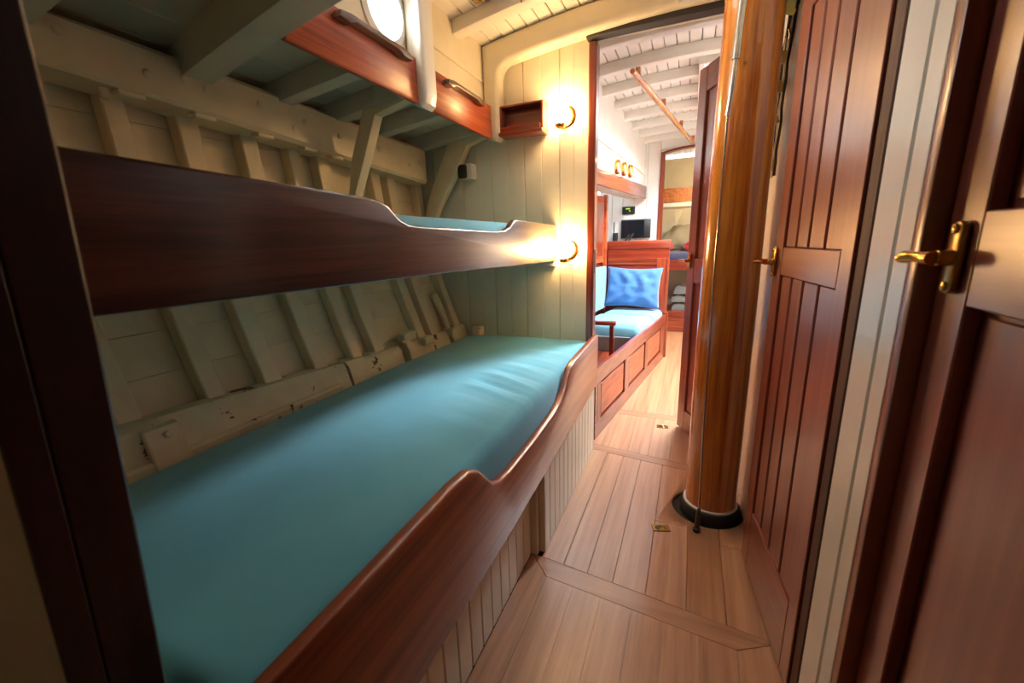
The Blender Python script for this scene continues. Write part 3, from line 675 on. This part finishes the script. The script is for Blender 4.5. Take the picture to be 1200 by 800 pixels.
# ------------------------------------------------------------------ saloon door (open)
d1 = bpy.data.objects.new('door_1',None); C.objects.link(d1); d1.location = (0.2,2.22,0.0); d1['kind'] = 'structure'
d1['label'] = 'open panelled mahogany door swung into the saloon behind the mast'
A = Vector((0.196,2.245)); B = Vector((-0.004,2.62)); L1 = (B-A).length; M1 = Matrix.Translation((A.x,A.y,0)) @ Matrix.Rotation(math.atan2(B.y-A.y,B.x-A.x),4,'Z')
def d1p(name,mat,*a,parent=None,bev=0.003): return MB().box(*a,bev).xf(M1).build(name,mat,parent or d1)
TH = 0.036
for x0,x1 in ((0.0,0.075),(L1-0.075,L1)): d1p('stile','door_z',x0,x1,-0.018,0.018,0.012,1.98)
for z0,z1 in ((0.012,0.14),(0.90,1.03),(1.86,1.98)): d1p('rail','door_x',0.0755,L1-0.0755,-0.018,0.018,z0,z1)
for z0,z1 in ((0.14,0.90),(1.03,1.86)): d1p('panel','door_z',0.0755,L1-0.0755,-0.006,0.006,z0,z1)
lever(M1 @ Matrix.Translation((L1-0.035,0.018,1.02)), d1, 0.95)
# ------------------------------------------------------------------ saloon
def seg(ax,ay,bx,by):
    a = Vector((ax,ay)); b = Vector((bx,by)); return (b-a).length, Matrix.Translation((ax,ay,0)) @ Matrix.Rotation(math.atan2(by-ay,bx-ax),4,'Z')
Ll, ML = seg(-0.99,2.26,-0.785,4.24)
# settee
Ls, MS = seg(-0.458,2.262,-0.189,4.25)
se = thing('settee','built-in mahogany settee with panelled front in the saloon','settee',(-0.5,3.3,0.0))
def sp_(name,mat,*a,parent=None,bev=0.003): return MB().box(*a,bev).xf(MS).build(name,mat,parent or se)
# local x along the settee, local +y away from the passage (port)
sp_('top_rail','mah_y',0.0,Ls-0.02,0.0,0.028,0.335,0.43); sp_('bottom_rail','mah_y',0.0,Ls-0.02,0.0,0.028,0.0,0.095)
sp_('top_rail_front','mah_y',0.0,0.0001+0.04,0.0,0.028,0.095,0.335)
us = [0.09,0.655,1.24,1.86]
edges = [(0.0405,0.10),(0.615,0.72),(1.20,1.30),(1.80,Ls-0.02)]
for a,b in edges: sp_('stile','mah_z',a,b,0.0,0.028,0.0955,0.3345)
for (a,b),(c,d) in zip(edges,edges[1:]):
    p = sp_('field','mah_y',b,c,0.018,0.027,0.0955,0.3345)
    MB().prism([(b+0.02,0.113),(c-0.02,0.113),(c-0.02,0.317),(b+0.02,0.317)],'y',0.006,0.018,0.010,1).xf(MS).build('raised_panel','red_y',p)
MB().prism([(-0.454,2.262),(-0.19,4.24),(-0.76,4.24),(-0.95,2.262)],'z',0.255,0.28,0).xf(Matrix.Translation((-0.034,0,0))).build('seat_board','mah_y',se)
# arm rest
MB().box(-0.66,-0.468,2.975,3.035,0.545,0.572,0.006,2).build('arm_rest','red_x',se); MB().box(-0.512,-0.482,2.985,3.025,0.281,0.545,0.004).build('arm_post','mah_z',se)
MB().box(-0.80,-0.40,3.26,3.28,0.281,0.40,0.002).build('divider','greybox',se)
# end panel
MB().box(-0.765,-0.19,4.255,4.295,0.0,1.05,0.003).build('end_panel','red_x',se)
MB().box(-0.772,-0.186,4.248,4.302,1.05,1.128,0.006,2).build('end_cap','red_x',se)
MB().box(-0.30,-0.20,4.243,4.254,0.44,0.96,0.003).build('end_stile','mah_z',se)
MB().box(-0.76,-0.30,4.243,4.254,0.90,0.96,0.003).build('end_rail','mah_x',se)
MB().box(-0.215,-0.175,4.236,4.30,0.0,0.45,0.003).build('end_post','mah_z',se)
def cushion(name,label,x0,x1,y0,y1,z0,z1,mat,r,crown=0.012,cat='cushion',m=None,group=None):
    mb = mattress(x0,x1,y0,y1,z0,z1,crown,None,16,24,r)
    if m: mb.xf(m)
    return tag(mb.build(name,mat,None,60),label,cat,group)
cushion('seat_cushion','pale blue seat cushion nearer the arm rest on the settee',1.07,1.575,0.03,0.52,0.2815,0.475,'paleblue',0.03,m=MS)
cushion('seat_cushion','pale blue seat cushion under the blue pillow on the settee',1.58,1.975,0.03,0.50,0.2815,0.475,'paleblue',0.03,m=MS)
mb = MB().box(1.15,1.885,-0.05,-0.009,0.492,0.90,0.018,3).xf(ML); tag(mb.build('back_cushion','paleblue',None,50),'pale blue back cushion at the left edge of the settee','cushion')
# pillow
def pillow():
    mb = MB(); n = 28
    def f(sgn):
        def g(u,v):
            a,b = 2*u-1,2*v-1
            t = (max(0,(1-abs(a)**2.6))*max(0,(1-abs(b)**2.6)))**0.42
            w = 0.022*noise.noise(Vector((a*3.4,b*2.6,sgn)))+0.012*math.sin(9*a+5*b*b+3*a*b)*t+0.010*abs(noise.noise(Vector((a*6,b*9,sgn+3))))
            px = a*(0.256-0.02*(1-b*b)); pz = b*(0.195-0.02*(1-a*a))
            return (px, sgn*(0.075*t)+w*t, pz)
        return g
    mb.grid(f(1),n,n); mb.grid(f(-1),n,n)
    bmesh.ops.remove_doubles(mb.bm, verts=mb.bm.verts, dist=1e-4); bmesh.ops.recalc_face_normals(mb.bm, faces=mb.bm.faces)
    mb.xf(Matrix.Translation((-0.496,4.120,0.695)) @ Matrix.Rotation(math.radians(-14),4,'X') @ Matrix.Rotation(math.radians(2),4,'Y'))
    return mb.build('pillow','blue',None,80)
tag(pillow(),'crumpled blue pillow leaning against the red end panel of the settee','pillow')
# lockers behind the settee
lk = thing('locker','tall mahogany locker front behind the saloon settee','locker',(-0.9,3.3,0.45))
def lp(name,mat,*a,parent=None,bev=0.003): return MB().box(*a,bev).xf(ML).build(name,mat,parent or lk)
lp('carcass','mah_z',0.0,Ll,0.02,0.05,0.29,1.545)
for a,b in ((0.05,0.65),(0.70,1.32),(1.38,Ll-0.05)):
    d = lp('door','red_y',a,b,-0.002,0.018,0.93,1.535); lp('panel','mah_z',a+0.07,b-0.07,-0.008,-0.003,1.0,1.47,parent=d)
MB().box(-0.802,-0.768,4.17,4.235,0.29,1.555,0.003).build('corner_post','red_y',lk)
# port cabin side in the saloon with shelf fascia
Lc, MC = seg(-0.665,2.235,-0.505,4.99)
wsl = struct(MB().box(0.0,Lc,0.012,0.03,1.60,2.15).xf(MC).build('wall_saloon_port','roofwhite'))
sf = thing('shelf_fascia','mahogany shelf fascia along the port side of the saloon','shelf',(-0.6,3.6,1.5))
def tilt(u,v0):  return v0+0.028*(u-0.7)
MB().prism([(0.0,1.49),(Lc-0.01,1.567),(Lc-0.01,1.690),(0.0,1.585)],'y',-0.012,0.010,0.004,2).xf(MC).build('fascia','mah_y',sf)
MB().prism([(0.0,1.505),(Lc-0.01,1.580),(Lc-0.01,1.592),(0.0,1.517)],'y',0.012,0.20,0.002).xf(MC).build('shelf_board','cream',sf)
MB().box(0.02,Lc-0.02,-0.001,0.011,1.80,1.806).xf(MC).build('bead','cream',wsl)
for y_,z_,lab in ((3.58,1.70,'leftmost'),(3.83,1.717,'middle'),(4.09,1.732,'rightmost')):
    xx = -0.665+0.16*(y_-2.235)/2.755+0.002
    g_ = thing('round_gauge',lab+' of three brass rimmed gauges on the saloon side above the shelf','gauge',(xx+0.01,y_,z_-0.05),'brass gauges in the saloon')
    MB().lathe([(0.046,-0.008),(0.055,-0.008),(0.055,0.012),(0.050,0.018),(0.044,0.012),(0.046,-0.008)],(xx,y_,z_),(1,-0.055,0),28,False).build('rim','brass',g_)
    MB().lathe([(0.044,0.002),(0.044,0.006)],(xx,y_,z_),(1,-0.055,0),24).build('dial','gauge',g_)
# saloon front bulkhead
wsf = struct(MB().box(-1.0,-0.362,5.012,5.03,0.0,2.12).build('wall_saloon_front','seam'))
for a,b in ((-1.0,-0.86),(-0.86,-0.74),(-0.74,-0.62),(-0.62,-0.49),(-0.49,-0.362)): tboard(a,b,0.0,2.12,wsf,4.99,'roofwhite',bead=False)
MB().box(0.34,1.14,4.99,5.03,0.0,2.12).build('starboard_panel','roofwhite',wsf); MB().box(-0.362,0.34,4.99,5.03,2.045,2.15).build('header','roofwhite',wsf)
MB().box(-0.362,-0.318,4.965,5.045,0.0,2.0,0.004).build('jamb','mah_z',wsf); MB().box(0.30,0.34,4.965,5.045,0.0,2.0,0.004).build('jamb','mah_z',wsf)
sp = [(-0.362+0.702*i/10, 1.995+0.045*(1-((i-5)/5)**2)) for i in range(11)]
MB().prism(sp+[(x,z+0.02) for x,z in sp[::-1]],'y',4.965,5.045,0.002).build('arched_head','mah_x',wsf)
struct(MB().box(1.14,1.17,2.2,6.4,0.0,2.15).build('wall_saloon_starboard','roofwhite'))
struct(MB().box(1.14,1.17,-0.9,2.2,0.0,2.15).build('wall_cabin_starboard','cream'))
# chart shelf below the monitor
cs_ = thing('chart_table','mahogany chart table behind the settee end panel','table',(-0.68,4.65,0.0))
MB().box(-0.98,-0.37,4.31,4.985,1.06,1.09,0.003).build('table_top','mah_x',cs_); MB().box(-0.80,-0.40,4.35,4.98,0.0,1.059,0.003).build('cabinet','mah_x',cs_)
MB().box(-0.395,-0.375,4.34,4.98,0.03,0.98,0.003).build('side_door','mah_z',cs_)
MB().box(-0.374,-0.36,4.40,4.44,0.80,0.86,0.003).build('latch','brass',cs_)
mo = thing('monitor','black flat monitor on the white saloon bulkhead','monitor',(-0.59,4.94,1.145))
MB().box(-0.75,-0.432,4.945,4.975,1.148,1.352,0.008,2).build('case','black',mo); MB().box(-0.738,-0.50,4.942,4.9449,1.162,1.340).build('screen','screen',mo)
MB().box(-0.62,-0.56,4.9755,4.989,1.20,1.30).build('bracket','darkmetal',mo)
ra = thing('radio_panel','small black instrument panel with green display above the monitor','radio',(-0.675,4.97,1.41))
MB().box(-0.745,-0.608,4.965,4.989,1.410,1.492,0.004).build('case','black',ra); MB().box(-0.705,-0.660,4.963,4.9649,1.463,1.474).build('display','lcd',ra); MB().box(-0.668,-0.655,4.963,4.9649,1.438,1.450).build('indicator','lcd',ra)
hs_ = thing('handset','black radio handset standing at the left of the chart table','radio',(-0.80,4.92,1.09))
MB().box(-0.835,-0.775,4.90,4.94,1.0915,1.215,0.012,3).build('body','black',hs_); MB().tube([(-0.82,4.92,1.205),(-0.82,4.92,1.33)],0.006,8).build('antenna','black',hs_)
cm = thing('desk_bracket','dark crossed bracket on the chart table in front of the monitor','bracket',(-0.64,4.86,1.09))
MB().tube([(-0.70,4.86,1.10),(-0.64,4.86,1.19)],0.011,8).build('arm','charcoal',cm); MB().tube([(-0.66,4.85,1.10),(-0.60,4.85,1.20)],0.010,8).build('arm','charcoal',cm); MB().box(-0.71,-0.56,4.83,4.89,1.0915,1.105,0.003).build('foot','charcoal',cm)
# overhead handrail
hr = thing('overhead_handrail','long varnished handrail under the saloon roof beams','handrail',(-0.17,3.15,1.9))
MB().tube([(-0.372,2.70,2.062),(-0.365,2.745,2.062),(-0.062,4.87,2.062),(-0.057,4.91,2.062)],[0.014,0.018,0.018,0.014],14).build('rail','rail_y',hr)
for y_ in (2.82,3.52,4.22,4.88):
    x_ = -0.365+(y_-2.745)*0.1426; MB().box(x_-0.014,x_+0.014,y_-0.02,y_+0.02,2.078,ZR(x_)-0.061,0.002).build('bracket','rail_y',hr)
# ------------------------------------------------------------------ fore cabin seen through the far doorway
wff = struct(MB().box(-0.9,0.9,6.20,6.23,0.0,2.14).build('wall_fore','cream'))
struct(MB().prism([(-0.86,5.03),(-0.62,6.2),(-0.66,6.2),(-0.90,5.03)],'z',0.0,2.12).build('wall_fore_port','cream'))
struct(MB().prism([(0.86,5.03),(0.62,6.2),(0.66,6.2),(0.90,5.03)],'z',0.0,2.12).build('wall_fore_starboard','cream'))
fs_ = thing('fore_shelf','orange wood shelf fascia with cream ledge in the fore cabin','shelf',(-0.1,5.8,1.5))
MB().box(-0.68,0.68,5.60,5.63,1.555,1.715,0.004).build('fascia','rail_y',fs_); MB().box(-0.68,0.68,5.59,5.95,1.50,1.548,0.006).build('ledge','cream',fs_); MB().box(-0.68,0.68,5.64,5.95,1.56,1.58).build('board','cream',fs_)
fb = thing('fore_berth','fore cabin berth with mahogany front board over a dark recess','berth',(0,5.8,0.0))
MB().box(-0.70,0.70,5.48,5.51,0.76,0.88,0.004).build('front_board','red_x',fb); MB().box(-0.60,0.60,5.512,6.19,0.80,0.83).build('base','mah_x',fb)
MB().box(-0.70,0.70,5.49,5.51,0.0,0.26,0.004).build('kick_board','mah_x',fb); MB().box(-0.70,-0.30,5.49,5.51,0.2605,0.7595,0.002).build('side_board','mah_z',fb)
o = mattress(-0.58,0.58,5.515,6.18,0.831,0.965,0.01,None,16,16,0.03).build('fore_mattress','navy',None,60); tag(o,'navy mattress on the fore cabin berth','mattress')
def lump(name,mat,c,r,label,cat,seed,group=None):
    mb = MB()
    bmesh.ops.create_icosphere(mb.bm, subdivisions=4, radius=1.0)
    for v in mb.bm.verts:
        p = v.co.copy(); k = 1+0.28*noise.noise(p*1.7+Vector((seed,0,0)))
        v.co = Vector((c[0]+p.x*r[0]*k, c[1]+p.y*r[1]*k, c[2]+max(-0.75,p.z)*r[2]*k))
    return tag(mb.build(name,mat,None,80),label,cat,group)
lump('folded_cloth','redcloth',(-0.02,5.68,1.035),(0.09,0.08,0.065),'bright red folded cloth on the navy berth','cloth',3)
lump('folded_cloth','redcloth',(-0.29,5.66,1.035),(0.07,0.07,0.06),'red cloth at the left end of the navy berth','cloth',8)
lump('canvas_bag','tancloth',(-0.12,5.98,1.135),(0.20,0.12,0.17),'tan canvas bag standing on the navy berth','bag',5)
for k_,(zz_,dx) in enumerate(((0.27,0.0),(0.37,-0.01),(0.47,0.015))):
    lab = ['lowest grey folded blanket in the recess under the fore berth','middle grey folded blanket in the recess under the fore berth','topmost grey folded blanket in the recess under the fore berth'][k_]
    mb = mattress(-0.19+dx,0.20+dx,5.56,6.0,zz_-0.008,zz_+0.062,0.01,lambda x,y,u,v: 0.008*math.sin(x*40),20,12,0.035)
    tag(mb.build('folded_blanket','greycloth',None,60),lab,'blanket','folded blankets under the fore berth')
MB().box(-0.3,0.5,5.515,6.05,0.22,0.26).build('recess_floor','mah_x',fb)

tag(MB().prism([(-0.235,1.452),(-0.115,1.468),(-0.20,1.285)],'y',5.575,5.585,0.002).build('pennant','tancloth'),'pale triangular cloth hanging below the fore cabin ledge','cloth')
